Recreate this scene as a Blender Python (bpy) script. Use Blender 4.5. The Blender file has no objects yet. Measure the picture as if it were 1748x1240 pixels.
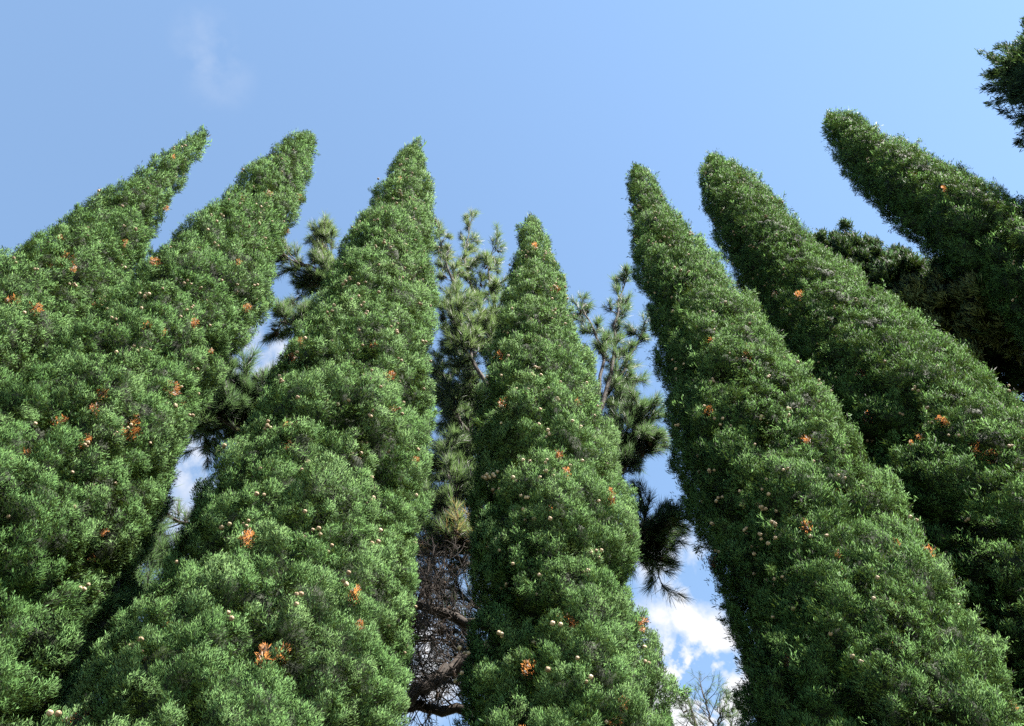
import bpy, math, random
import numpy as np

rng = np.random.default_rng(11)
random.seed(5)
sc = bpy.context.scene
COL = sc.collection

# ------------------------------------------------------------------ camera
F_PX, W_PX = 1500.0, 1748.0
PITCH = math.radians(58.4)
EYE = np.array([0.0, 0.0, 1.6])
cam_d = bpy.data.cameras.new("camera")
cam_d.sensor_width = 36.0
cam_d.lens = 36.0 * F_PX / W_PX
cam_d.clip_start = 0.05
cam_d.clip_end = 6000
cam = bpy.data.objects.new("camera", cam_d)
COL.objects.link(cam)
cam.location = EYE
cam.rotation_euler = (math.radians(90) + PITCH, 0, 0)
sc.camera = cam
RPX = F_PX * 1024 / W_PX          # focal length in pixels of the final frame

SUN_AZ, SUN_EL = 127.0, 56.0      # compass bearing from +Y, clockwise


def polar(az, el, D):
    """survey bearing: azimuth/elevation (degrees) at horizontal distance D"""
    a, e = math.radians(az), math.radians(el)
    return np.array([D * math.sin(a), D * math.cos(a), EYE[2] + D * math.tan(e)])


def sight(x, y, D):
    """the point seen along a measured sight line of the photo, D metres away horizontally"""
    u = (x - 874) / F_PX
    v = -(y - 620) / F_PX
    dx, dy, dz = u, math.cos(PITCH) - v * math.sin(PITCH), math.sin(PITCH) + v * math.cos(PITCH)
    k = D / math.hypot(dx, dy)
    return np.array([dx * k, dy * k, EYE[2] + dz * k])


# ------------------------------------------------------------------ node helpers
def new_mat(name):
    m = bpy.data.materials.new(name)
    m.use_nodes = True
    m.node_tree.nodes.clear()
    return m, m.node_tree.nodes, m.node_tree.links


def leaf_material(name, stops, transl=0.22, spec=0.25, rough=0.5, tcol=(0.10, 0.17, 0.03)):
    m, N, L = new_mat(name)
    out = N.new("ShaderNodeOutputMaterial")
    tint = N.new("ShaderNodeAttribute"); tint.attribute_name = "tint"
    nrm = N.new("ShaderNodeAttribute"); nrm.attribute_name = "cn"
    ramp = N.new("ShaderNodeValToRGB")
    els = ramp.color_ramp.elements
    while len(els) < len(stops):
        els.new(0.5)
    for e, (p, c) in zip(els, stops):
        e.position = p
        e.color = (*c, 1)
    L.new(tint.outputs["Fac"], ramp.inputs[0])
    pb = N.new("ShaderNodeBsdfPrincipled")
    pb.inputs["Roughness"].default_value = rough
    pb.inputs["Specular IOR Level"].default_value = spec
    L.new(ramp.outputs[0], pb.inputs["Base Color"])
    L.new(nrm.outputs["Vector"], pb.inputs["Normal"])
    tr = N.new("ShaderNodeBsdfTranslucent")
    tr.inputs["Color"].default_value = (*tcol, 1)
    mix = N.new("ShaderNodeMixShader"); mix.inputs[0].default_value = transl
    L.new(pb.outputs[0], mix.inputs[1]); L.new(tr.outputs[0], mix.inputs[2])
    L.new(mix.outputs[0], out.inputs[0])
    return m


def solid_material(name, c1, c2, scale=20.0, rough=0.8, bump=0.0):
    m, N, L = new_mat(name)
    out = N.new("ShaderNodeOutputMaterial")
    pb = N.new("ShaderNodeBsdfPrincipled")
    pb.inputs["Roughness"].default_value = rough
    pb.inputs["Specular IOR Level"].default_value = 0.2
    tc = N.new("ShaderNodeTexCoord")
    nz = N.new("ShaderNodeTexNoise"); nz.inputs["Scale"].default_value = scale; nz.inputs["Detail"].default_value = 6
    L.new(tc.outputs["Object"], nz.inputs["Vector"])
    ramp = N.new("ShaderNodeValToRGB")
    ramp.color_ramp.elements[0].position = 0.35; ramp.color_ramp.elements[0].color = (*c1, 1)
    ramp.color_ramp.elements[1].position = 0.65; ramp.color_ramp.elements[1].color = (*c2, 1)
    L.new(nz.outputs[0], ramp.inputs[0])
    L.new(ramp.outputs[0], pb.inputs["Base Color"])
    if bump:
        bp = N.new("ShaderNodeBump"); bp.inputs["Strength"].default_value = bump; bp.inputs["Distance"].default_value = 0.02
        L.new(nz.outputs[0], bp.inputs["Height"]); L.new(bp.outputs[0], pb.inputs["Normal"])
    L.new(pb.outputs[0], out.inputs[0])
    return m


M_CYP = leaf_material("cypress_foliage", [(0.0, (0.042, 0.096, 0.026)), (0.5, (0.084, 0.166, 0.055)), (1.0, (0.150, 0.240, 0.098))], transl=.10, spec=.02, rough=.6, tcol=(.12, .19, .03))
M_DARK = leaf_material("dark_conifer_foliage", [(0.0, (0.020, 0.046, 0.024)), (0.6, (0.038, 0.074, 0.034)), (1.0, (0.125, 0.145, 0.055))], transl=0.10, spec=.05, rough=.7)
M_PINE = leaf_material("pine_needles", [(0.0, (0.024, 0.054, 0.024)), (0.5, (0.056, 0.096, 0.032)), (0.86, (0.100, 0.135, 0.045)), (0.95, (0.20, 0.11, 0.045)), (1.0, (0.26, 0.14, 0.06))], transl=0.2, spec=0.1, rough=0.5, tcol=(.12,.18,.05))
M_DRY = leaf_material("dry_rust_spray", [(0.0, (0.21, 0.085, 0.028)), (0.5, (0.34, 0.145, 0.045)), (0.8, (0.27, 0.135, 0.045)), (1.0, (0.18, 0.12, 0.06))], transl=0.15, tcol=(0.4, 0.14, 0.03))
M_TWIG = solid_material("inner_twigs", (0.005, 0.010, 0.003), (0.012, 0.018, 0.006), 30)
M_BARK = solid_material("cypress_bark", (0.11, 0.085, 0.065), (0.19, 0.15, 0.12), 12, bump=0.6)
M_PBARK = solid_material("pine_bark", (0.016, 0.012, 0.010), (0.040, 0.029, 0.023), 14, bump=0.7)
M_PTWIG = solid_material("pine_twig_bark", (0.07, 0.055, 0.045), (0.15, 0.12, 0.10), 20)
M_CONE = solid_material("cypress_cone", (0.24, 0.175, 0.12), (0.50, 0.40, 0.30), 60, rough=0.7)
_n, _l = M_CONE.node_tree.nodes, M_CONE.node_tree.links
_pb = [x for x in _n if x.type == "BSDF_PRINCIPLED"][0]
_src = _pb.inputs["Base Color"].links[0].from_socket
_oi = _n.new("ShaderNodeObjectInfo"); _hm = _n.new("ShaderNodeMixRGB"); _hm.blend_type = "MULTIPLY"; _hm.inputs[0].default_value = 1
_rm = _n.new("ShaderNodeValToRGB")
_rm.color_ramp.elements[0].color = (.55, .5, .42, 1); _rm.color_ramp.elements[1].color = (1.15, 1.12, 1.05, 1)
_l.new(_oi.outputs["Random"], _rm.inputs[0]); _l.new(_src, _hm.inputs[1]); _l.new(_rm.outputs[0], _hm.inputs[2]); _l.new(_hm.outputs[0], _pb.inputs["Base Color"])
M_PCONE = solid_material("pine_cone_scales", (0.045, 0.028, 0.02), (0.10, 0.065, 0.045), 60)
M_PALE = solid_material("bleached_twig", (0.34, 0.29, 0.22), (0.50, 0.44, 0.34), 30)
M_GROUND = solid_material("dry_turf", (0.035, 0.045, 0.02), (0.07, 0.065, 0.04), 1.3, rough=0.95)


# ------------------------------------------------------------------ object helpers
def link(name, data, parent=None):
    o = bpy.data.objects.new(name, data)
    COL.objects.link(o)
    if parent is not None:
        o.parent = parent
    return o


def thing(name, label, cat, loc, group=None):
    o = link(name, None)
    o.location = loc
    o["label"] = label
    o["category"] = cat
    if group:
        o["group"] = group
    bpy.context.view_layer.update()
    return o


def np_mesh(name, verts, quads=None, tris=None, mats=(), mat_idx=None, attrs=None, smooth=False):
    me = bpy.data.meshes.new(name)
    v = np.ascontiguousarray(verts, dtype=np.float32)
    me.vertices.add(len(v))
    me.vertices.foreach_set("co", v.ravel())
    faces, starts, n = [], [], 0
    if quads is not None and len(quads):
        faces.append(np.asarray(quads, np.int32).ravel())
        starts.append(np.arange(len(quads), dtype=np.int32) * 4)
        n += len(quads) * 4
    if tris is not None and len(tris):
        faces.append(np.asarray(tris, np.int32).ravel())
        starts.append(n + np.arange(len(tris), dtype=np.int32) * 3)
        n += len(tris) * 3
    f = np.concatenate(faces); s = np.concatenate(starts)
    me.loops.add(len(f))
    me.loops.foreach_set("vertex_index", f)
    me.polygons.add(len(s))
    me.polygons.foreach_set("loop_start", s)
    if mat_idx is not None:
        me.polygons.foreach_set("material_index", np.asarray(mat_idx, np.int32))
    if smooth:
        me.polygons.foreach_set("use_smooth", np.ones(len(s), dtype=bool))
    for m in mats:
        me.materials.append(m)
    for k, (t, arr) in (attrs or {}).items():
        a = me.attributes.new(k, t, "POINT")
        a.data.foreach_set("vector" if t == "FLOAT_VECTOR" else "value", np.ascontiguousarray(arr, np.float32).ravel())
    me.update(calc_edges=True)
    return me


def unit(v):
    return v / np.maximum(np.linalg.norm(v, axis=-1, keepdims=True), 1e-9)


def rand_dir(n):
    return unit(rng.normal(size=(n, 3)))


# ------------------------------------------------------------------ cellular lobes
def cells(p, seed):
    """nearest jittered lattice point: returns offset vector to it, and a random id"""
    base = np.floor(p).astype(np.int64)
    best = np.full(len(p), 9.0)
    off = np.zeros_like(p)
    rid = np.zeros(len(p))
    for ix in (-1, 0, 1):
        for iy in (-1, 0, 1):
            for iz in (-1, 0, 1):
                c = base + np.array([ix, iy, iz])
                h = (c[:, 0] * 73856093) ^ (c[:, 1] * 19349663) ^ (c[:, 2] * 83492791) ^ (seed * 2654435761)
                h = (h ^ (h >> 13)) * 1274126177
                h &= 0x7FFFFFFF
                j = np.stack([(h & 1023) / 1023.0, ((h >> 10) & 1023) / 1023.0, ((h >> 20) & 1023) / 1023.0], 1)
                d = p - (c + 0.5 + (j - 0.5) * 0.8)
                q = (d * d).sum(1)
                m = q < best
                best[m] = q[m]; off[m] = d[m]; rid[m] = j[m, 0]
    return off, best, rid


# ------------------------------------------------------------------ tufts of short blades -> one mesh
def blades(pos, tdir, nrm, length, nb, tint, spread=0.55, width=0.17, jit=0.5, wn=0.6):
    """pos,tdir,nrm:(n,3) length,tint:(n,)  -> verts, quads, attrs; nb kite blades per tuft"""
    n = len(pos)
    P = np.repeat(pos, nb, 0); T = np.repeat(tdir, nb, 0); NN = np.repeat(nrm, nb, 0)
    Ln = np.repeat(length, nb); ti = np.repeat(tint, nb)
    m = n * nb
    rv = rng.normal(size=(m, 3))
    d = unit(T + rv * spread * 0.6)
    l = Ln * rng.uniform(0.6, 1.15, m)
    b = P + rng.normal(size=(m, 3)) * (Ln * jit * 0.5)[:, None] - NN * (Ln * 0.25)[:, None]
    side = unit(np.cross(d, rng.normal(size=(m, 3))))
    w = (l * width * rng.uniform(0.7, 1.25, m) * 0.5)[:, None]
    mid = b + d * (l * rng.uniform(0.45, 0.7, m))[:, None]
    tip = b + d * l[:, None]
    V = np.empty((m, 4, 3), np.float32)
    V[:, 0] = b; V[:, 1] = mid + side * w; V[:, 2] = tip; V[:, 3] = mid - side * w
    cn = unit(NN * wn + d * 0.25 + rng.normal(size=(m, 3)) * 0.10)
    CN = np.repeat(cn, 4, 0)
    ti = np.clip(ti + rng.normal(size=m) * 0.08, 0, 1)
    TI = np.repeat(ti, 4)
    Q = np.arange(m * 4, dtype=np.int32).reshape(m, 4)
    return V.reshape(-1, 3), Q, CN, TI


# ------------------------------------------------------------------ tubes
def tube(points, radii, seg=7):
    pts = np.asarray(points, float); rad = np.asarray(radii, float)
    n = len(pts)
    tang = unit(np.gradient(pts, axis=0))
    ref = np.array([0.31, 0.17, 0.93])
    if abs(tang[0] @ ref) > 0.9:
        ref = np.array([0.9, 0.3, 0.1])
    V = []
    u = unit(np.cross(tang[0], ref))
    for i in range(n):
        u = unit(u - tang[i] * (u @ tang[i]))
        w = np.cross(tang[i], u)
        a = np.linspace(0, 2 * math.pi, seg, endpoint=False)
        V.append(pts[i] + rad[i] * (np.cos(a)[:, None] * u + np.sin(a)[:, None] * w))
    V = np.concatenate(V)
    Q = []
    for i in range(n - 1):
        for k in range(seg):
            k2 = (k + 1) % seg
            Q.append((i * seg + k, i * seg + k2, (i + 1) * seg + k2, (i + 1) * seg + k))
    V = np.vstack([V, pts[-1:] + tang[-1] * rad[-1]])
    T = [((n - 1) * seg + k, (n - 1) * seg + (k + 1) % seg, len(V) - 1) for k in range(seg)]
    return V, np.array(Q), np.array(T)


class Tubes:
    def __init__(s): s.V, s.Q, s.T, s.n = [], [], [], 0

    def add(s, pts, rad, seg=6):
        V, Q, T = tube(pts, rad, seg)
        s.V.append(V); s.Q.append(Q + s.n); s.T.append(T + s.n); s.n += len(V)

    def mesh(s, name, mat, origin, fine=None, n_main=1):
        mi = None
        if fine is not None:
            mi = np.concatenate([np.full(len(q), int(i >= n_main)) for i, q in enumerate(s.Q)] + [np.full(len(q), int(i >= n_main)) for i, q in enumerate(s.T)])
        return np_mesh(name, np.concatenate(s.V) - origin, np.concatenate(s.Q), np.concatenate(s.T), [mat] + ([fine] if fine else []), mi, smooth=True)


def spline(pts, n):
    """smooth curve through points"""
    p = np.asarray(pts, float)
    if len(p) == 2:
        t = np.linspace(0, 1, n)[:, None]
        return p[0] * (1 - t) + p[1] * t
    q = np.vstack([2 * p[0] - p[1], p, 2 * p[-1] - p[-2]])
    out = []
    segs = len(p) - 1
    for t in np.linspace(0, segs - 1e-6, n):
        i = int(t); f = t - i
        a, b, c, d = q[i:i + 4]
        out.append(0.5 * (2 * b + (c - a) * f + (2 * a - 5 * b + 4 * c - d) * f * f + (3 * b - a - 3 * c + d) * f ** 3))
    return np.array(out)


# ------------------------------------------------------------------ shared small part meshes
def cone_mesh():
    """a cypress cone: a small globe split into shield-like scales"""
    import bmesh
    bm = bmesh.new()
    bmesh.ops.create_icosphere(bm, subdivisions=3, radius=1.0)
    cs = [v.normalized() for v in ([__import__("mathutils").Vector(c) for c in
          [(0, 0, 1), (.9, 0, .3), (-.45, .8, .3), (-.45, -.8, .3), (.45, .8, -.35), (-.9, 0, -.35), (.45, -.8, -.35), (0, 0, -1)]])]
    for v in bm.verts:
        d = sorted(((v.co.normalized() - c).length for c in cs))
        g = min(1.0, (d[1] - d[0]) / 0.35)
        v.co *= 0.80 + 0.20 * g + (0.10 if d[0] < 0.12 else 0)
    me = bpy.data.meshes.new("seed_cone")
    bm.to_mesh(me); bm.free()
    me.materials.append(M_CONE)
    me.polygons.foreach_set("use_smooth", np.ones(len(me.polygons), dtype=bool))
    return me


def pine_cone_mesh():
    V, Q = [], []
    n = 0
    for i in range(34):
        t = i / 33
        a = i * 2.4
        r = 0.52 * math.sin(math.pi * (0.15 + 0.8 * t)) ** 0.7
        z = -1 + 2 * t
        c, s = math.cos(a), math.sin(a)
        o = np.array([c, s, 0]); sd = np.array([-s, c, 0]); up = np.array([0, 0, 1.0])
        b = up * z
        V += [b, b + o * r * .8 + sd * .2 + up * .12, b + o * r * 1.15 + up * .25, b + o * r * .8 - sd * .2 + up * .12]
        Q.append((n, n + 1, n + 2, n + 3)); n += 4
    Vt, Qt, Tt = tube([(0, 0, -1.05), (0, 0, -.4), (0, 0, .5), (0, 0, 1)], [.12, .42, .34, .08], 8)
    V = np.vstack([np.array(V), Vt])
    return np_mesh("pine_cone", V, np.vstack([np.array(Q), Qt + n]), Tt + n, [M_PCONE])


CONE_ME = cone_mesh()
PCONE_ME = pine_cone_mesh()


def spray_mesh(seed):
    global rng
    keep = rng
    rng = np.random.default_rng(seed)
    n = 26
    h = np.linspace(0, 1, n)
    w = 0.28 * np.sin(np.pi * (0.12 + 0.8 * h)) 
    pos = np.stack([rng.normal(size=n) * w, rng.normal(size=n) * w * .6, h], 1)
    td = unit(np.stack([pos[:, 0] * 1.2, pos[:, 1] * 1.2, np.full(n, .6)], 1))
    V, Q, CN, TI = blades(pos, td, td, np.full(n, 0.26), 14, np.clip(rng.normal(size=n) * .12 + (.2, .4, .55, .3, .5, .68)[seed % 6], 0, 1), spread=.7, width=.16)
    rng = keep
    return np_mesh("dry_spray", V, Q, None, [M_DRY], attrs={"cn": ("FLOAT_VECTOR", CN), "tint": ("FLOAT", TI)})


SPRAYS = [spray_mesh(70 + i) for i in range(6)]


def twig_mesh(seed):
    r = np.random.default_rng(seed)
    t = Tubes()
    p = spline([(0, 0, 0), (.06 * r.normal(), .05, .35), (.16 * r.normal(), .12, .7), (.25 * r.normal(), .1, 1)], 8)
    t.add(p, np.linspace(.016, .006, 8), 5)
    for k in (3, 5):
        q = p[k] + np.array([[0, 0, 0], [.09 * r.normal(), .06 * r.normal(), .12], [.16 * r.normal(), .1 * r.normal(), .25]])
        t.add(q, [.010, .008, .004], 4)
    return t.mesh("bare_twig", M_PALE, np.zeros(3))


TWIGS = [twig_mesh(40 + i) for i in range(3)]


def put(name, me, parent, pos, direction, size):
    """place a small part; pos is world, parent is an unrotated empty"""
    from mathutils import Vector
    o = link(name, me, parent)
    o.location = tuple(pos - np.array(parent.location))
    q = Vector(direction).to_track_quat("Z", "Y")
    o.rotation_mode = "QUATERNION"
    from mathutils import Quaternion
    o.rotation_quaternion = q @ Quaternion((0, 0, 1), random.uniform(0, 6.28))
    o.scale = (size, size, size)
    return o


# ------------------------------------------------------------------ cypress
def cypress(label, D, left, right, seed, n_cones=100, n_dry=12, rough=1.0, loose=0.0, mat=None,
            lobe=0.62, clefts=(), n_extra=0, n_twig=4, dens=1.0, cone_hi=0.5, n_plume=18, dry_at=()):
    """left/right: outline bearings [(elevation, azimuth)...], from the tip downward, at distance D"""
    mat = mat or M_CYP
    L = np.array(sorted(left)); R = np.array(sorted(right))
    els = np.linspace(min(L[0, 0], R[0, 0]), max(L[-1, 0], R[-1, 0]), 400)
    a_l = np.interp(els, L[:, 0], L[:, 1]); a_r = np.interp(els, R[:, 0], R[:, 1])
    half = np.clip((a_r - a_l) / 2, 0.15, 14)
    mid = np.radians((a_r + a_l) / 2)
    rad = D * np.sin(np.radians(half))
    hh = EYE[2] + np.sqrt(D * D - rad * rad) * np.tan(np.radians(els))
    hh = hh - 0.40 * (hh / hh[-1]) ** 3
    midc = np.convolve(np.pad(mid, 20, mode="edge"), np.ones(41) / 41, mode="valid")
    axis_az = float(np.mean(midc[els < 60]))
    ax0 = np.array([D * math.sin(axis_az), D * math.cos(axis_az)])
    top = hh[-1]

    def prof(h):
        r = np.interp(h, hh, rad)
        r = np.where(h < 1.0, r * (0.75 + 0.25 * h), r)
        a = np.interp(h, hh, midc)
        return np.maximum(r, 0.01), D * np.sin(a), D * np.cos(a)

    def surface(th, h, back=0.0, coarse=False):
        r, cx, cy = prof(h)
        rv = np.stack([np.cos(th), np.sin(th), np.zeros_like(th)], 1)
        p0 = np.stack([r * rv[:, 0], r * rv[:, 1], h], 1)
        # lobes shrink toward the narrow top
        sL = lobe
        q = p0 * np.array([1 / sL, 1 / sL, 1 / (sL * 1.25)])
        warp = np.stack([np.sin(h * 2.1 + seed), np.cos(h * 1.7 + seed), np.sin(th * 3 + seed)], 1) * 0.18
        d1, f1, id1 = cells(q + warp, seed)
        d2, f2, id2 = cells(p0 * np.array([1 / 0.25, 1 / 0.25, 1 / 0.27]) + warp, seed + 7)
        d3, f3, id3 = cells(p0 * np.array([1 / 0.135, 1 / 0.135, 1 / 0.13]), seed + 13)
        fade = np.clip(r / 0.5, 0.25, 1.0)
        amp1 = 0.20 * rough * fade
        amp2 = 0.16 * rough * np.clip(r / 0.4, 0.4, 1)
        g1 = np.sqrt(np.clip(1 - f1 * 1.25, 0, 1)) + 0.55 * d1[:, 2]
        g2 = np.sqrt(np.clip(1 - f2 * 1.35, 0, 1)) + 0.45 * d2[:, 2]
        g3 = np.sqrt(np.clip(1 - f3 * 1.45, 0, 1))
        disp = amp1 * (g1 - 0.92) + amp2 * (g2 - 0.80) + 0.105 * (g3 - .78 + .35 * d3[:, 2]) + 0.07 * fade * (id1 - 0.5) + 0.05 * fade * (id2 - .5)
        if coarse:
            disp = amp1 * (g1 - 0.92) + amp2 * (g2 - 0.86) + .05 * fade * (id2 - .5) + .07 * fade * (id1 - .5) - .03
        n = rv * .60 + 0.8 * d1 * np.array([1, 1, .9]) * np.clip(fade, .4, 1)[:, None] + 1.05 * d2 + 1.45 * d3
        # the profile's own slope
        n[:, 2] += 0.10
        for (ct, ch, wa, wh, depth) in cl_pts:
            da = (th - ct + math.pi) % (2 * math.pi) - math.pi
            disp = disp - depth * np.exp(-(da * r / wa) ** 2 - ((h - ch) / wh) ** 2)
        rr = np.maximum(r - 0.045 + disp - back, 0.004)
        P = np.stack([cx + rr * rv[:, 0], cy + rr * rv[:, 1], h], 1)
        return P, unit(n), rv, (id1, id2, id3, g2, g3)

    th_cam = math.atan2(-ax0[1], -ax0[0])
    cl_pts = []
    for (x, y, wa, wh, depth) in clefts:
        b = sight(x, y, D) - EYE
        az, el = math.atan2(b[0], b[1]), math.atan2(b[2], D)
        ch = EYE[2] + (D - .6) * math.tan(el)
        sn = D * math.sin(az - axis_az) / float(prof(np.array([ch]))[0][0])
        cl_pts.append((th_cam + math.asin(max(-1, min(1, sn))), ch, wa, wh, depth))
    # sample tufts, finer where it is seen close and large
    TH, H, S = [], [], []
    h = 0.15
    while h < top - 0.01:
        slant = math.hypot(D - 0.5, h - EYE[2])
        s = 2.4 * slant / RPX / math.sqrt(dens)
        if math.degrees(math.atan2(h - EYE[2], D)) < 24:
            s *= 2.6
        r = float(prof(np.array([h]))[0][0])
        cnt = max(4, int(2 * math.pi * r / s))
        th = (np.arange(cnt) + rng.uniform(-.5, .5, cnt)) / cnt * 2 * math.pi + rng.uniform(0, 6.28)
        facing = np.cos(th - th_cam)
        keep = (facing > -0.25) | (rng.uniform(size=cnt) < 0.24)
        th = th[keep]; facing = facing[keep]
        TH.append(th); H.append(h + rng.uniform(-.5, .5, len(th)) * s)
        S.append(np.where(facing > -0.25, s, s * 2.0))
        h += s * 0.95
    TH = np.concatenate(TH); H = np.concatenate(H); S = np.concatenate(S)
    # a second, deeper layer fills the flanks of the clumps
    pick = rng.uniform(size=len(TH)) < 0.25
    n_top = len(TH)
    TH = np.concatenate([TH, TH[pick] + rng.normal(size=pick.sum()) * .02]); H = np.concatenate([H, H[pick] + rng.normal(size=pick.sum()) * .02]); S = np.concatenate([S, S[pick]])
    P, Nn, RV, ids = surface(TH, H)
    P[n_top:] -= RV[n_top:] * rng.uniform(.02, .09, len(TH) - n_top)[:, None]
    # sprays grow on the clumps; the creases between clumps stay open
    crease = (ids[4] < .60) | (ids[3] - .0 < .42)
    keep = ~crease | (rng.uniform(size=len(S)) < .42)
    P, Nn, RV, S, H = P[keep], Nn[keep], RV[keep], S[keep], H[keep]
    ids = [i[keep] for i in ids]
    BK = RV[:, 0] * math.cos(th_cam) + RV[:, 1] * math.sin(th_cam) < -.25
    up = np.array([0, 0, 1.0])
    T = unit(Nn * 0.85 + up * 0.55 + rng.normal(size=P.shape) * 0.22)
    ln = np.maximum(S * np.interp(H, [5, 14], [1.6, 1.2]) * np.where(BK, .55, 1), 0.018) * rng.uniform(0.75, 1.25, len(S))
    P = P + Nn * (rng.normal(size=len(S)) * 0.012)[:, None]
    if loose:
        kick = (rng.uniform(size=len(S)) < loose)
        P[kick] += (RV[kick] * 0.6 + up * .5) * rng.uniform(0.02, 0.14, kick.sum())[:, None]
        ln[kick] *= 1.3
    tint = 0.45 + (.08, .04, .12, .14, -.10, -.22, -.30, -.5)[seed - 1] + 0.22 * (ids[0] - .5) + 0.30 * (ids[1] - .5) + 0.28 * (ids[2] - .5) + rng.normal(size=len(S)) * 0.07  # per-tree offset; shade on the right-hand trees is painted in as darker tint
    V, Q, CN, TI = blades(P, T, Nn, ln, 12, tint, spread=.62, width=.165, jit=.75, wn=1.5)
    # stray shoots that stand out of the clipped outline
    hp = 3 + (top - 3.1) * rng.uniform(0, 1, n_plume)
    pp, pn, pr, _ = surface(th_cam + rng.uniform(-1.9, 1.9, n_plume), hp)
    pl = rng.uniform(.08, .26, n_plume) * (2.6 if loose > .1 else 1)
    pd = unit(pr * .55 + up * .7 + rng.normal(size=pp.shape) * .25)
    kt = 26
    tt = rng.uniform(0, 1, (n_plume, kt))
    wq = ((.08 if loose > .1 else .045) * (1.1 - tt))[..., None] * rng.normal(size=(n_plume, kt, 3))
    qp = (pp[:, None] + pd[:, None] * (pl[:, None] * tt)[..., None] + wq).reshape(-1, 3)
    qd = unit(np.repeat(pd, kt, 0) + rng.normal(size=qp.shape) * .35)
    qn = unit(np.repeat(pr, kt, 0) * .5 + wq.reshape(-1, 3) * 18 + up * .3)
    V3, Q3, CN3, TI3 = blades(qp, qd, qn, np.full(len(qp), .11 if loose > .1 else .045), 10, np.full(len(qp), .5), spread=.6, width=.15)
    # wispy leader at the very tip
    tipc = np.array([*(prof(np.array([top]))[1:])]).ravel()
    nt = 26
    tp = np.stack([tipc[0] + rng.normal(size=nt) * .05, tipc[1] + rng.normal(size=nt) * .05, top + rng.uniform(-.7, -.22, nt)], 1)
    V2, Q2, CN2, TI2 = blades(tp, unit(up + rng.normal(size=(nt, 3)) * .25), unit(up * .4 + rng.normal(size=(nt, 3)) * .5 + np.array([0, -.5, 0])), np.full(nt, .16), 9, np.full(nt, .5), width=.13)
    V2 = np.vstack([V2, V3]); Q2 = np.vstack([Q2, Q3 + len(V2) - len(V3)]); CN2 = np.vstack([CN2, CN3]); TI2 = np.concatenate([TI2, TI3])
    Q2 = Q2 + len(V)
    # dense inner twig body under the sprays
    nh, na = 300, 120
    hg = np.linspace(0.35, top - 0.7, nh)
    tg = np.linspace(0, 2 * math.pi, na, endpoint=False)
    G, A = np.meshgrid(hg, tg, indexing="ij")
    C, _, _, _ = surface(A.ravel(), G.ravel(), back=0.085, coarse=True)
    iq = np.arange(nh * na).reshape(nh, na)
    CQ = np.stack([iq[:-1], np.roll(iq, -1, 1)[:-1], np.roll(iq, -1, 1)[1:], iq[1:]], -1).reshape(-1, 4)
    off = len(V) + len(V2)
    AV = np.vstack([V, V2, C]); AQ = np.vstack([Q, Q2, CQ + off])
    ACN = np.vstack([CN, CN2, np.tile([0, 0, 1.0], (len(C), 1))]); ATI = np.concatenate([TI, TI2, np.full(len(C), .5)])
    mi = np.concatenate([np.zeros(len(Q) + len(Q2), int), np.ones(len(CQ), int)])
    root = thing("cypress_tree", label, "tree", (ax0[0], ax0[1], 0), "columnar cypress trees around the viewer")
    org = np.array([ax0[0], ax0[1], 0])
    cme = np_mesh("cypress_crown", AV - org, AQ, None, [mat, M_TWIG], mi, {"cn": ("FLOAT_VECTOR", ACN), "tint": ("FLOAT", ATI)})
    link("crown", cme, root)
    hs = np.linspace(0, top - 1.2, 16)
    _, cx, cy = prof(hs)
    tr = Tubes(); tr.add(np.stack([cx, cy, hs], 1), np.linspace(.17, .02, 16), 9)
    link("trunk", tr.mesh("cypress_trunk", M_BARK, org), root)

    # cones, dead sprays and bare twigs sit on the side that shows
    def spots(n, bias=1.0, e_min=31.0, wide=1.45):
        e = e_min + (els[-1] - 0.6 - e_min) * rng.uniform(0, 1, n) ** bias
        h = EYE[2] + (D - .5) * np.tan(np.radians(e))
        h = np.minimum(h, top - .12)
        th = th_cam + np.clip(rng.normal(size=n) * .8, -wide, wide)
        return surface(th, h)
    nc = n_cones + n_extra
    ncl = max(1, int(nc / 1.25))
    cp, cnn, crv, _ = spots(ncl, cone_hi)
    which = rng.integers(0, ncl, nc)
    CP = cp[which] + cnn[which] * .034 + rng.normal(size=(nc, 3)) * 0.022
    sz = rng.uniform(0.0115, 0.0175, nc) * (1.1 if D > 6 else 1.0)
    extra_v, extra_f, nn = [], [], 0
    base_v = np.array([v.co[:] for v in CONE_ME.vertices]); base_f = np.array([p.vertices[:] for p in CONE_ME.polygons])
    for i in range(nc):
        if i < n_cones:
            put("seed_cone", CONE_ME, root, CP[i], rand_dir(1)[0], sz[i])
        else:
            extra_v.append(base_v * sz[i] + CP[i] - org); extra_f.append(base_f + nn); nn += len(base_v)
    if extra_v:
        em = np_mesh("seed_cones", np.concatenate(extra_v), None, np.concatenate(extra_f), [M_CONE], smooth=True)
        eo = link("seed_cone_mass", em, root); eo["kind"] = "stuff"
    dp, dn, drv, _ = spots(n_dry, 0.9)
    for i in range(n_dry):
        slant = np.linalg.norm(dp[i] - EYE)
        put("dry_spray", SPRAYS[i % 6], root, dp[i] + dn[i] * 0.01, unit(dn[i] * .5 + up), rng.uniform(.05, .12) * (0.7 + slant / 20))
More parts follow.
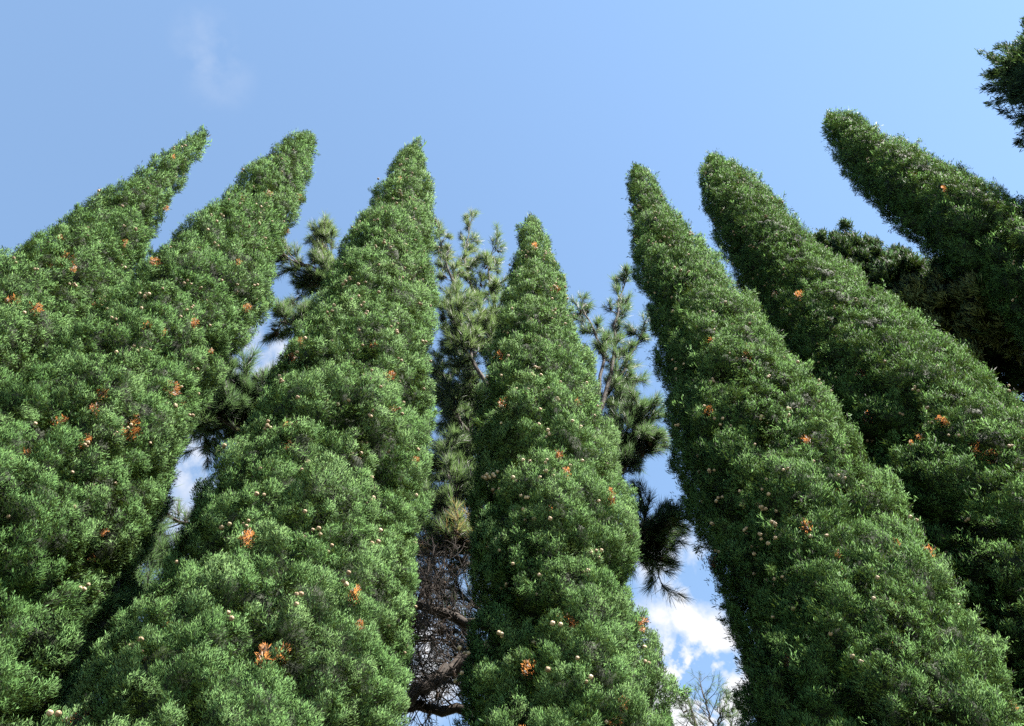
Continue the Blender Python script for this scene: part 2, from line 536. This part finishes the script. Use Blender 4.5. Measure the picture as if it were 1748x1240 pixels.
    for i, (x, y, big) in enumerate(dry_at):
        b = sight(x, y, D) - EYE
        ch = min(EYE[2] + (D - .55) * b[2] / D, top - .2)
        sn = D * math.sin(math.atan2(b[0], b[1]) - axis_az) / float(prof(np.array([ch]))[0][0])
        n_in = 1 + int(big * 2)
        th0 = th_cam + math.asin(max(-.97, min(.97, sn))) + rng.normal(size=n_in) * .05 * (big > .9)
        q, qn, qr, _ = surface(th0, np.full(n_in, ch) + rng.normal(size=n_in) * .08 * big)
        for j in range(n_in):
            put("dry_spray", SPRAYS[(i + j) % 6], root, q[j] - qr[j] * .02, unit(qn[j] * .4 + up), rng.uniform(.095, .13) * (.55 + .45 * big) * (0.75 + np.linalg.norm(q[j] - EYE) / 22))
    dp, dn, drv, _ = spots(n_twig, 1.6)
    for i in range(n_twig):
        put("bare_twig", TWIGS[i % 3], root, dp[i], unit(dn[i] + up * .3 + rng.normal(size=3) * .5), rng.uniform(.09, .17))
    return root


T1 = cypress("slender cypress with the sharpest drawn-out tip, farthest to the left", 7.0,
        [(65.7, -49.6), (63.4, -50.9), (61.1, -51.9), (58.3, -52.8), (55.9, -53.4), (53, -54.2), (50, -55.2), (40, -56.5), (20, -57)],
        [(65.7, -49.2), (64.2, -47.6), (62.3, -46.5), (60.2, -46.8), (59.2, -45.5), (57.7, -44.3), (54, -43.4), (48, -42.5), (20, -42)],
        1, n_cones=70, n_dry=5,
        dry_at=((90,450,.8),(25,560,.8),(75,440,.3),(165,515,.4),(100,470,.3),(210,405,.3)))
T2 = cypress("blunt-topped cypress crossing in front of the sharp-tipped leftmost one", 5.7,
        [(69.3, -38.2), (68.8, -39.4), (66.8, -41.1), (64.9, -42.0), (62.9, -42.5), (60.7, -43.5), (57, -44.4), (51.4, -45.6), (46.2, -46.8), (36, -48), (20, -48)],
        [(69.4, -36.0), (68.2, -34.4), (66.7, -33.7), (65.2, -33.1), (63.4, -32.7), (61.4, -32.2), (60.0, -31.2), (58, -30.6), (55.3, -31.0), (52.3, -31.8), (50, -31.8), (48, -31.5), (46, -30.8), (43.9, -30.5), (39.5, -29.2), (37, -29.2), (32, -30), (20, -30)],
        2, n_cones=100, n_extra=110, n_dry=8,
        dry_at=((140,735,1),(205,755,1),(118,787,.8),(25,795,.6),(85,730,.5),(290,672,.8),(325,395,.7),(385,450,.4),(410,320,.4),(520,300,.5),(507,345,.5),(278,520,.5),(415,505,.5),(240,575,.3),(450,320,.4),(282,685,.4),(330,680,.4),(155,970,.3)),
        clefts=((105, 870, .14, .3, .13), (150, 945, .14, .3, .15), (200, 1040, .14, .3, .13), (45, 1050, .15, .25, .12), (60, 1130, .15, .2, .14), (265, 640, .1, .5, .12), (120, 690, .12, .5, .10)))
T3 = cypress("broadest and tallest cypress, dotted with cones, left of the pine-filled gap", 4.8,
        [(71.9, -20.1), (70.6, -21.7), (69.4, -22.6), (68.0, -23.4), (67.3, -23.4), (65.7, -24.7), (63.9, -25.6), (61.7, -25.7), (59.8, -25.3), (56, -27), (53.9, -27.5), (52.4, -27.3), (49.5, -28.3), (45.9, -28.4), (40.6, -29.2), (36, -30.3), (32, -30.9), (20, -31)],
        [(71.9, -19.4), (71.1, -16.8), (70.2, -15.2), (68.8, -13.9), (67.7, -13.4), (66.2, -12.5), (64.4, -11.7), (61.8, -10.7), (58.8, -9.9), (55.8, -9), (51.3, -8.4), (48, -8.6), (45, -8.9), (41.8, -8), (35.7, -7.5), (20, -7.5)],
        3, n_cones=100, n_extra=260, n_dry=5,
        dry_at=((550,540,.8),(497,600,.5),(484,765,.6),(448,795,.6),(410,975,.6),(580,1075,.5),(450,1228,1),(175,1225,.5),(295,1110,.6),(640,670,.4),(500,735,.3),(515,590,.4),(733,562,.4)))
T4 = cypress("lowest-topped narrow cypress standing in the centre, right of the pine-filled gap", 5.0,
        [(68.4, 2.8), (67.3, 1.2), (66, .4), (64.9, -.6), (63.3, -1.3), (61.3, -1.7), (59.1, -2.8), (56.1, -3.5), (53.4, -3.8), (49.6, -3.9), (45.9, -4), (39, -4.1), (35.9, -4.5), (20, -4.6)],
        [(68.4, 4.0), (67.6, 5.3), (66.2, 6.3), (64.7, 7.3), (63.1, 7.9), (61.2, 8.8), (59.2, 9.4), (57.2, 10.1), (55.3, 10.5), (52.6, 10.9), (49.8, 11.8), (46.8, 12.3), (44.2, 12.5), (41.4, 12.2), (36.7, 12), (20, 12)],
        4, n_cones=100, n_extra=190, n_dry=5,
        dry_at=((915,395,.6),(872,705,.5),(1030,845,.7),(960,845,.4),(970,1073,.8),(1065,1220,.5),(855,580,.5),(985,690,.3),(1010,935,.3),(950,465,.4)))
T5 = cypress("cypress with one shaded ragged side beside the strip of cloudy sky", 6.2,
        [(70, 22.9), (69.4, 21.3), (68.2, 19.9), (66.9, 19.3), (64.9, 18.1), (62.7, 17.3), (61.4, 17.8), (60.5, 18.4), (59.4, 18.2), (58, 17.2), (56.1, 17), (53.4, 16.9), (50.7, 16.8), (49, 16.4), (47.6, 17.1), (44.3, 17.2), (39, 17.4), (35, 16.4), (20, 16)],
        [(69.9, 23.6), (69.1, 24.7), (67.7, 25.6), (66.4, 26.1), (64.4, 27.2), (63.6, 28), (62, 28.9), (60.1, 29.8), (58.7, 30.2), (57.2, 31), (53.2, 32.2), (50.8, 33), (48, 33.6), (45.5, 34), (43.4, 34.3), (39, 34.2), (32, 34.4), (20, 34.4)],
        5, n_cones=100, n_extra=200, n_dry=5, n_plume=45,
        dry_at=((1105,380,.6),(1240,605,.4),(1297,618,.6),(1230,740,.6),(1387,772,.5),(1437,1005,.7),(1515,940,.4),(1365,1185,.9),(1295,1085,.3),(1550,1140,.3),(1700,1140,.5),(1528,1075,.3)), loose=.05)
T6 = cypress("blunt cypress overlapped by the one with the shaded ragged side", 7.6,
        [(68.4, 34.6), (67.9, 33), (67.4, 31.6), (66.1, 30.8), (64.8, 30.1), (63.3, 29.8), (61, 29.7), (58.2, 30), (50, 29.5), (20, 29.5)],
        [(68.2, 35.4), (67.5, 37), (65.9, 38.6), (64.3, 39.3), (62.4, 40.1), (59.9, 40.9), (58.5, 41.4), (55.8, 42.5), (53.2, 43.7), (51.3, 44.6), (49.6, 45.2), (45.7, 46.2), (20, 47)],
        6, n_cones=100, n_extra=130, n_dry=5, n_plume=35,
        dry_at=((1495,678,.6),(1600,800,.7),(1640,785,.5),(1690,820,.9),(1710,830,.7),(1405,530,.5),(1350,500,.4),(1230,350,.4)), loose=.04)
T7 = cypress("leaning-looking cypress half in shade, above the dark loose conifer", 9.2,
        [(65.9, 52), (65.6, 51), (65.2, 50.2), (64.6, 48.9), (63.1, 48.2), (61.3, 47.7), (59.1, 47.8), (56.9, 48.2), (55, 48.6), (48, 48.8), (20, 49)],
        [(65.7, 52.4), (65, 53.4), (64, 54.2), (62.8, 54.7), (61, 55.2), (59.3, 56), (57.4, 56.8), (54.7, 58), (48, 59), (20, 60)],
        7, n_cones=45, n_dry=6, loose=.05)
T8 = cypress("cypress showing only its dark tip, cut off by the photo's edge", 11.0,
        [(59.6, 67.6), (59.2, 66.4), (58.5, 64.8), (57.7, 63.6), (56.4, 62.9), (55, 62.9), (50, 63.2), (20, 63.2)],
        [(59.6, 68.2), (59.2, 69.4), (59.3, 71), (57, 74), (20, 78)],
        8, mat=M_DARK, n_cones=12, n_dry=0, rough=1.9, loose=.35, lobe=.8, n_twig=0, n_plume=420)  # dark foliage colour paints in this tree's shade


# ------------------------------------------------------------------ pines
class Needles:
    def __init__(s): s.parts = []

    def shoot(s, a, b, n, ln, wid, tint):
        """needles standing round the shoot a->b"""
        ax = b - a
        t = rng.uniform(0, 1, n) ** 0.7
        base = a + ax[None] * t[:, None]
        d0 = unit(ax)
        d = unit(d0 * rng.uniform(.5, 1.4, n)[:, None] + rand_dir(n) * 0.75)
        l = ln * rng.uniform(.65, 1.1, n)
        d2 = unit(d + d0 * .25 + np.array([0, 0, -.08]))
        side = unit(np.cross(d, rng.normal(size=(n, 3)))) * wid * .5
        mid = base + d * (l * .55)[:, None]
        tip = mid + d2 * (l * .45)[:, None]
        V = np.stack([base - side * .7, base + side * .7, mid + side, mid - side, tip], 1)
        cn = unit(d * .5 + rand_dir(n) * .3 + d0 * .3 + np.array([0, 0, .4]))
        ti = np.clip(tint + rng.normal(size=n) * .07, 0, 1)
        s.parts.append((V, cn, ti))

    def mesh(s, name, org):
        V = np.concatenate([p[0] for p in s.parts]); cn = np.concatenate([p[1] for p in s.parts]); ti = np.concatenate([p[2] for p in s.parts])
        n = len(V)
        b = np.arange(n)[:, None] * 5
        return np_mesh(name, V.reshape(-1, 3) - org, b + np.array([[0, 1, 2, 3]]), b + np.array([[3, 2, 4]]), [M_PINE],
                       attrs={"cn": ("FLOAT_VECTOR", np.repeat(cn, 5, 0)), "tint": ("FLOAT", np.repeat(ti, 5))})


def pine(label, trunk, limbs, ln=0.21, wid=0.0048):
    """trunk: (points, r0, r1).  limbs: dict(pts, r, twigs=(n, t0, t1, length), needles per shoot, tint, cones)"""
    tp = spline(trunk[0], 24)
    org = tp[0].copy()
    root = thing("pine_tree", label, "tree", tuple(org), "pines behind the cypresses")
    tb = Tubes(); tb.add(tp, np.linspace(trunk[1], trunk[2], 24), 10)
    link("trunk", tb.mesh("pine_trunk", M_PBARK, org), root)
    nd = Needles()
    cones = []
    for lb in limbs:
        pts = np.array(lb["pts"])
        p = spline(pts, 14)
        p[1:-1] += rng.normal(size=(12, 3)) * 0.02
        tt = Tubes(); tt.add(p, np.linspace(lb["r"], lb.get("r1", .012), 14), 8)
        tint = lb.get("tint", .45)
        ntw, t0, t1, tl = lb["twigs"]
        stk = tt
        for i in range(ntw):
            t = t0 + (t1 - t0) * (i + rng.uniform(0, 1)) / ntw
            k = min(12, int(t * 13)); f = t * 13 - k
            b = p[k] * (1 - f) + p[k + 1] * f
            ax = unit(p[k + 1] - p[k])
            d = unit(ax * .7 + rand_dir(1)[0] * .8 + np.array([0, 0, .35]))
            L = tl * rng.uniform(.7, 1.45)
            e = b + d * L * .5 + rng.normal(size=3) * .04
            g = e + unit(d + np.array([0, 0, .45]) + rng.normal(size=3) * .2) * L * .5
            tw = spline([b, e, g], 6)
            stk.add(tw, np.linspace(lb.get("rt", .010), .004, 6), 5)
            subs = [(e, g)]
            for _ in range(lb.get("subs", 4)):
                q = tw[rng.integers(1, 5)]
                dd = unit(d + rand_dir(1)[0] * .9 + np.array([0, 0, .3]))
                g2 = q + dd * L * rng.uniform(.25, .5)
                stk.add(spline([q, (q + g2) / 2 + rng.normal(size=3) * .015, g2], 4), np.linspace(.006, .003, 4), 4)
                subs.append((q + (g2 - q) * .2, g2))
                for _ in range(lb.get("fine", 0)):
                    q3 = q + (g2 - q) * rng.uniform(.2, .9)
                    g3 = q3 + unit(dd + rand_dir(1)[0]) * L * rng.uniform(.12, .3)
                    stk.add(spline([q3, (q3 + g3) / 2 + rng.normal(size=3) * .02, g3], 4), np.linspace(.005, .0025, 4), 3)
            for (a, c) in subs:
                if lb["n"]:
                    nd.shoot(a, c, int(lb["n"] * 1.1), ln * rng.uniform(.8, 1.15), wid, tint + rng.normal() * .06)
            if rng.uniform() < lb.get("cones", .25):
                cones.append((e + rand_dir(1)[0] * .05, unit(rand_dir(1)[0] + np.array([0, 0, -.6]))))
        link("limb", tt.mesh("pine_limb", M_PBARK, org, M_PTWIG if lb.get("pale") else M_PBARK), root)
    if nd.parts:
        link("needles", nd.mesh("pine_needles", org), root)
    for (c, d) in cones:
        put("pine_cone", PCONE_ME, root, c, d, rng.uniform(.045, .06))
    return root


def sp(D, *xy):
    return [sight(x, y, D + (k * 0.0)) for k, (x, y) in enumerate(xy)]


DA = 9.0
pine_A = pine("bushy pine filling the gap between the two central cypresses",
    ([polar(2.0, -10, DA), polar(2.2, 30, DA), polar(3.0, 50, DA), polar(2.0, 59, DA), polar(.8, 63.2, DA)], .24, .03),
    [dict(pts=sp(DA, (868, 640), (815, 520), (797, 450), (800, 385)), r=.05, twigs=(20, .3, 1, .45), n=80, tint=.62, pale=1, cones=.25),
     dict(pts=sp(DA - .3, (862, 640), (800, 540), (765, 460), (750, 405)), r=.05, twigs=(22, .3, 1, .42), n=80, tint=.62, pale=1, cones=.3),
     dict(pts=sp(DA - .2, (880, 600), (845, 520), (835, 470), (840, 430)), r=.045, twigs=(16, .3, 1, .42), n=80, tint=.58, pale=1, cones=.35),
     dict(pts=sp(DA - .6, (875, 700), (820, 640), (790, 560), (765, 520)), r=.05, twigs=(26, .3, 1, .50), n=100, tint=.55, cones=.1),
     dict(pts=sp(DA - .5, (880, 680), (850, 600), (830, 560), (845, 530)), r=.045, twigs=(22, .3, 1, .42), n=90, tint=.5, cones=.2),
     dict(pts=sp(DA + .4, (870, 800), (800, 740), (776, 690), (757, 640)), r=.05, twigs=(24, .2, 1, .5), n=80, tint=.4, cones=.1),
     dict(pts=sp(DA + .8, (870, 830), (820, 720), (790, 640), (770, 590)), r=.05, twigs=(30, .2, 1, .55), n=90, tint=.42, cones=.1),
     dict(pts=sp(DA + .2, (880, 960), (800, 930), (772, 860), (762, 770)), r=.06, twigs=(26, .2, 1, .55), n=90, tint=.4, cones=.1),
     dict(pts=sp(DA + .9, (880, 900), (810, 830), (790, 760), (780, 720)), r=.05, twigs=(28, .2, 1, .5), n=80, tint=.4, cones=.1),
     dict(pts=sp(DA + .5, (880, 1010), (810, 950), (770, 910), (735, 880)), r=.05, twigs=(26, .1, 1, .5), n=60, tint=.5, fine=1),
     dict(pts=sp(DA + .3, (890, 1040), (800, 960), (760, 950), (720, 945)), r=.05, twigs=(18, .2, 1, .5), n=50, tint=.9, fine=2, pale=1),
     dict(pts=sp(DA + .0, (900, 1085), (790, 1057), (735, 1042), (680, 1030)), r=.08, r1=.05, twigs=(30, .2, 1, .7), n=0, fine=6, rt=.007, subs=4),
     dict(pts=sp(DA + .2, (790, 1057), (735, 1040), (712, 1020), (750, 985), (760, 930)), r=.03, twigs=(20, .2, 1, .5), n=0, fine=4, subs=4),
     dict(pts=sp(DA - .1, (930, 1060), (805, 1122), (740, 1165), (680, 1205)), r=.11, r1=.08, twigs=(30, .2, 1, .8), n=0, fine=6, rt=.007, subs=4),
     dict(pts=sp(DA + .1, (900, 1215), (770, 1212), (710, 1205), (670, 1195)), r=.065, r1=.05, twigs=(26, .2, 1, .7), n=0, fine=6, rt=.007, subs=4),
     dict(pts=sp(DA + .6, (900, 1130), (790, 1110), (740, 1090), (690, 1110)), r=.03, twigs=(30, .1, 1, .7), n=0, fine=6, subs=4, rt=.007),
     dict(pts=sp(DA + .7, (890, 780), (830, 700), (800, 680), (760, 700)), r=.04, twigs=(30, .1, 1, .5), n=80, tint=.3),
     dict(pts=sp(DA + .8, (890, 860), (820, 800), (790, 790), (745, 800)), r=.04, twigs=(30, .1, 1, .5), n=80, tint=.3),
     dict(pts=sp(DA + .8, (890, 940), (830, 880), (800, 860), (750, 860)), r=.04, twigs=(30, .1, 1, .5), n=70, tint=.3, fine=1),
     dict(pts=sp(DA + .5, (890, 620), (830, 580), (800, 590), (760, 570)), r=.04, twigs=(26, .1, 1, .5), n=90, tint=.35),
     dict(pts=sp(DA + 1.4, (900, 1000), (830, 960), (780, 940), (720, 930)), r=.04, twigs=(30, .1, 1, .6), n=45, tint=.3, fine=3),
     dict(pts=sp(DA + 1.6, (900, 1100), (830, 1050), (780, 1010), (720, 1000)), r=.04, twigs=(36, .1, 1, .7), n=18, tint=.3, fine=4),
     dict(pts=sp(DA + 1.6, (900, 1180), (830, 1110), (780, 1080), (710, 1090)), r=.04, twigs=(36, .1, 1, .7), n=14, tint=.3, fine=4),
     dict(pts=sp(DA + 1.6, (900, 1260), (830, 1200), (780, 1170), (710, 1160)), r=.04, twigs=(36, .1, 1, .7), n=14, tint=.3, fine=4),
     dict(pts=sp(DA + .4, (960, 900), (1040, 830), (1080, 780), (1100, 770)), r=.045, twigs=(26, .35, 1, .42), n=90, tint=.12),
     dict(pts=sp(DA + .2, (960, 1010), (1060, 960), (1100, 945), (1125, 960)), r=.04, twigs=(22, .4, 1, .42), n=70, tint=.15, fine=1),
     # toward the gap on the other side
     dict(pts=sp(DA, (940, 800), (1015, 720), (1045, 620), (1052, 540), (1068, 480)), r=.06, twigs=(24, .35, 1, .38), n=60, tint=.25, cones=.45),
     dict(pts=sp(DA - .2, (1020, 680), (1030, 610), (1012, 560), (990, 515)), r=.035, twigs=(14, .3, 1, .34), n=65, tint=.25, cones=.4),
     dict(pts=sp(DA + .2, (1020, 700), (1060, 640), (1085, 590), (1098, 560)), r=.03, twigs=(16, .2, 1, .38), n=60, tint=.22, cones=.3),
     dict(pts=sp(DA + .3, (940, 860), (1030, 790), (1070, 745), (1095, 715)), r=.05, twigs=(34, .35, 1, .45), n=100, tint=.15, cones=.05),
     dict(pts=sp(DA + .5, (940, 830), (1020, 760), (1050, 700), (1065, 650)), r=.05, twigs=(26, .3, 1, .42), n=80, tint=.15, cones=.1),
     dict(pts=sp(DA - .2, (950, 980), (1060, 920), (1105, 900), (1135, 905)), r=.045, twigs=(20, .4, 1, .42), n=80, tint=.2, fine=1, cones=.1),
     ])

DB = 8.6
pine_B = pine("pine peeping out behind the broad cone-dotted cypress",
    ([polar(-21, -10, DB), polar(-21, 30, DB), polar(-20.5, 50, DB), polar(-20.5, 58, DB), polar(-20, 62, DB)], .22, .03),
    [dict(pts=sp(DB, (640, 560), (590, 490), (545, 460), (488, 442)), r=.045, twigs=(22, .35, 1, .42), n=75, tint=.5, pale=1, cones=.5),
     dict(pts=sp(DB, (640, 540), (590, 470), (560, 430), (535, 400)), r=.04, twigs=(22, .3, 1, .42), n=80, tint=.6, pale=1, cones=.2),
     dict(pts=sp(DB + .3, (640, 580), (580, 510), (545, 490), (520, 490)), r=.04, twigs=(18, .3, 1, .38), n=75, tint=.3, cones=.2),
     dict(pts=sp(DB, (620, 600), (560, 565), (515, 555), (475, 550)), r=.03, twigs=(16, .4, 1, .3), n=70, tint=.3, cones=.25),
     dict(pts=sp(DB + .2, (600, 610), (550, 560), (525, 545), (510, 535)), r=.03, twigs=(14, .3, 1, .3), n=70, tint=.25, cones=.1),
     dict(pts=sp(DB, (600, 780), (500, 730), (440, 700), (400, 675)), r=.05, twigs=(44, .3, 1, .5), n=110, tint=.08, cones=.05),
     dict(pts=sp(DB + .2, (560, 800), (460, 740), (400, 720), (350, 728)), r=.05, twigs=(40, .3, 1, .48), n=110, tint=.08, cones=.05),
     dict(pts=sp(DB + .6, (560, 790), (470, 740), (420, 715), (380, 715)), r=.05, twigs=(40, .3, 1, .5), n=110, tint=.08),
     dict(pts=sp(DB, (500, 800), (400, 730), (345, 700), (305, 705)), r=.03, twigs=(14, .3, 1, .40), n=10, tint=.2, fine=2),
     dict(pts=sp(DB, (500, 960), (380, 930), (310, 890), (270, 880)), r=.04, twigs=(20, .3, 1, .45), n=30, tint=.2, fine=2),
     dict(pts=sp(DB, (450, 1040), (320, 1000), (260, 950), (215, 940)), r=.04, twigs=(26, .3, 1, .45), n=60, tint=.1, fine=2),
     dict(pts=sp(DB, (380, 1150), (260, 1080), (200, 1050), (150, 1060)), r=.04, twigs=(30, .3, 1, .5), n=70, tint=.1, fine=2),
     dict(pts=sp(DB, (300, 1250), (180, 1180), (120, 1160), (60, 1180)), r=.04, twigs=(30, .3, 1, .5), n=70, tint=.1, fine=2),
     ])

pine_C = pine("sparse far pine top against the white cloud, low beside the central cypress",
    ([polar(13.6, -4, 19), polar(13.8, 20, 19), polar(13.7, 32, 19), polar(13.2, 37.4, 19)], .2, .012),
    [dict(pts=sp(19, (1220, 1260), (1210, 1215), (1198, 1180)), r=.03, twigs=(12, .1, 1, .6), n=12, tint=.3, subs=3, fine=1),
     dict(pts=sp(19, (1222, 1260), (1228, 1225), (1236, 1212)), r=.025, twigs=(8, .2, 1, .5), n=14, tint=.3, fine=1),
     dict(pts=sp(19, (1215, 1270), (1185, 1240), (1168, 1222)), r=.025, twigs=(10, .2, 1, .5), n=16, tint=.3, fine=1),
     dict(pts=sp(19.4, (1215, 1290), (1245, 1255), (1255, 1235)), r=.025, twigs=(8, .2, 1, .5), n=16, tint=.3, fine=1)],
    ln=.2, wid=.006)


# ------------------------------------------------------------------ the loose dark conifer behind the right-hand cypresses
def loose_conifer(label, D, clumps, trunk_az, top_el):
    base = polar(trunk_az, -12, D); base[2] = 0
    root = thing("conifer_tree", label, "tree", tuple(base))
    topz = polar(trunk_az, top_el, D)[2]
    tb = Tubes(); tb.add(spline([base, base + np.array([.1, 0, topz * .5]), np.array([base[0], base[1], topz])], 14), np.linspace(.26, .04, 14), 9)
    link("trunk", tb.mesh("conifer_trunk", M_BARK, base), root)
    VV, QQ, CC, TT, n = [], [], [], [], 0
    for ci, (x, y, dd, r, tint) in enumerate(clumps):
        c = sight(x, y, D + dd)
        st = np.array([base[0], base[1], c[2] - 1.6 - rng.uniform(0, .6)])
        if ci % 4 == 0 and y > 560:
            lm = Tubes(); lm.add(spline([st, (st + c) / 2 + np.array([0, 0, -.25]), c], 10), np.linspace(.04, .012, 10), 6)
            link("limb", lm.mesh("conifer_limb", M_PBARK, base), root)
        # flame-shaped plumes round the limb's end
        for k in range(4):
            pc = c + rng.normal(size=3) * r * .55
            pr = r * rng.uniform(.35, .65)
            m = int(150 * (pr / .3) ** 2) + 30
            d = rand_dir(m)
            rr = pr * rng.uniform(.55, 1, m) ** .5
            p = pc + d * rr[:, None] * np.array([.7, .7, 1.5]) * (1 + .25 * rng.normal(size=m))[:, None]
            nn = unit(d + np.array([0, 0, .2]))
            td = unit(d * .6 + np.array([0, 0, .8]) + rng.normal(size=(m, 3)) * .25)
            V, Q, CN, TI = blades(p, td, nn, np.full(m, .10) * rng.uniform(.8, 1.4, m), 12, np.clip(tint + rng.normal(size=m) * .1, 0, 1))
            VV.append(V); QQ.append(Q + n); CC.append(CN); TT.append(TI); n += len(V)
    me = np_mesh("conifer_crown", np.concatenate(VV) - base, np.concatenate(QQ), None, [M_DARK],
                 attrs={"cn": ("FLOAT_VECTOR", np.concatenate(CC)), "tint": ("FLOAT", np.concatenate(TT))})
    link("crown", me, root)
    return root


cl = []
ox = [1395, 1412, 1432, 1455, 1475, 1500, 1515, 1540, 1562, 1580, 1605, 1640, 1780]
oy = [420, 402, 396, 402, 425, 424, 440, 430, 458, 466, 452, 440, 430]
yy = 0
for step, y_off, rr in ((11, 14, .24), (14, 34, .32), (18, 58, .36), (22, 84, .42), (30, 115, .5), (34, 150, .5), (38, 185, .5), (40, 225, .5), (40, 265, .5)):
    x = 1398 + rng.uniform(0, step)
    while x < 1765:
        y = float(np.interp(x, ox, oy)) + y_off + rng.uniform(-7, 7)
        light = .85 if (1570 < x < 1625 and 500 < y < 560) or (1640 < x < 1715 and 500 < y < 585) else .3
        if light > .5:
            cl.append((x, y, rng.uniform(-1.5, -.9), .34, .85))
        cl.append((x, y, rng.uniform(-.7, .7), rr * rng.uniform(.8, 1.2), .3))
        x += step * rng.uniform(.8, 1.2)
loose_conifer("dark loose-branched conifer in the gap behind the two rightmost cypresses", 10.5, cl, 48.5, 52)


# ------------------------------------------------------------------ ground
nG = 60
g = np.linspace(-400, 400, nG)
X, Y = np.meshgrid(g, g, indexing="ij")
Gv = np.stack([X.ravel(), Y.ravel(), np.zeros(X.size)], 1)
iq = np.arange(nG * nG).reshape(nG, nG)
GQ = np.stack([iq[:-1, :-1], iq[1:, :-1], iq[1:, 1:], iq[:-1, 1:]], -1).reshape(-1, 4)
go = link("ground", np_mesh("ground", Gv, GQ, None, [M_GROUND]))
go["kind"] = "structure"

# ------------------------------------------------------------------ sun and sky
sd = bpy.data.lights.new("sun", "SUN")
sd.energy = 5.0
sd.angle = math.radians(0.53)
sd.color = (1.0, 0.95, 0.86)
so = bpy.data.objects.new("sun", sd)
COL.objects.link(so)
so.rotation_euler = (math.radians(90 - SUN_EL), 0, math.radians(180 - SUN_AZ))

w = bpy.data.worlds.new("World")
sc.world = w
w.use_nodes = True
N, L = w.node_tree.nodes, w.node_tree.links
N.clear()
out = N.new("ShaderNodeOutputWorld")
bg = N.new("ShaderNodeBackground"); bg.inputs["Strength"].default_value = 0.064
sky = N.new("ShaderNodeTexSky")
sky.sky_type = "NISHITA"
sky.sun_disc = False
sky.sun_elevation = math.radians(SUN_EL)
sky.sun_rotation = math.radians(SUN_AZ)
sky.altitude = 100
sky.air_density = 1.0
sky.dust_density = 0.0
sky.ozone_density = 1.0
tc = N.new("ShaderNodeTexCoord")


def direction(x, y):
    p = sight(x, y, 1.0) - EYE
    return p / np.linalg.norm(p)


# clouds: fractal noise over the sky dome, thick only in a few banks
nz = N.new("ShaderNodeTexNoise"); nz.inputs["Scale"].default_value = 18.0; nz.inputs["Detail"].default_value = 7; nz.inputs["Roughness"].default_value = .55
L.new(tc.outputs["Generated"], nz.inputs["Vector"])
total = None
for (x, y, rdeg, amp) in [(1150, 960, 3.2, .55), (1160, 1090, 4.0, .7), (1215, 1185, 4.5, .9), (1195, 1250, 4.5, .9), (1150, 1160, 3.0, .5), (1130, 1220, 3.6, .75), (437, 600, 2.6, .6), (345, 790, 2.6, .6),
                          (715, 1150, 3.5, .6), (740, 1040, 3, .3), (290, 900, 2.5, .35), (350, 70, 2.4, .05), (372, 130, 2.6, .045)]:
    dn = N.new("ShaderNodeVectorMath"); dn.operation = "DOT_PRODUCT"
    L.new(tc.outputs["Generated"], dn.inputs[0]); dn.inputs[1].default_value = tuple(direction(x, y))
    mr = N.new("ShaderNodeMapRange"); mr.interpolation_type = "SMOOTHSTEP"
    mr.inputs["From Min"].default_value = math.cos(math.radians(rdeg)); mr.inputs["From Max"].default_value = 1.0
    mr.inputs["To Min"].default_value = 0; mr.inputs["To Max"].default_value = amp
    L.new(dn.outputs["Value"], mr.inputs["Value"])
    if total is None:
        total = mr.outputs[0]
    else:
        ad = N.new("ShaderNodeMath"); ad.operation = "ADD"
        L.new(total, ad.inputs[0]); L.new(mr.outputs[0], ad.inputs[1]); total = ad.outputs[0]
n2 = N.new("ShaderNodeMapRange")
n2.inputs["From Min"].default_value = .40; n2.inputs["From Max"].default_value = .60
n2.inputs["To Min"].default_value = 0.0; n2.inputs["To Max"].default_value = 1.9
L.new(nz.outputs[0], n2.inputs["Value"])
mul = N.new("ShaderNodeMath"); mul.operation = "MULTIPLY"; mul.use_clamp = True
L.new(total, mul.inputs[0]); L.new(n2.outputs[0], mul.inputs[1])
tone = N.new("ShaderNodeMixRGB"); tone.blend_type = "MULTIPLY"; tone.inputs[0].default_value = 1
tone.inputs[2].default_value = (1.10, 1.10, 1.0, 1)
L.new(sky.outputs[0], tone.inputs[1])
mx = N.new("ShaderNodeMixRGB")
mx.inputs[2].default_value = (3.1, 3.15, 3.3, 1)
L.new(mul.outputs[0], mx.inputs[0]); L.new(tone.outputs[0], mx.inputs[1])
L.new(mx.outputs[0], bg.inputs["Color"])
L.new(bg.outputs[0], out.inputs[0])

# ------------------------------------------------------------------ view
vs = sc.view_settings
vs.view_transform = "Standard"
vs.look = "None"
vs.exposure = 2.4
vs.gamma = 1.0
sc.cycles.max_bounces = 6
sc.cycles.diffuse_bounces = 3
sc.cycles.transmission_bounces = 3
sc.cycles.use_denoising = False
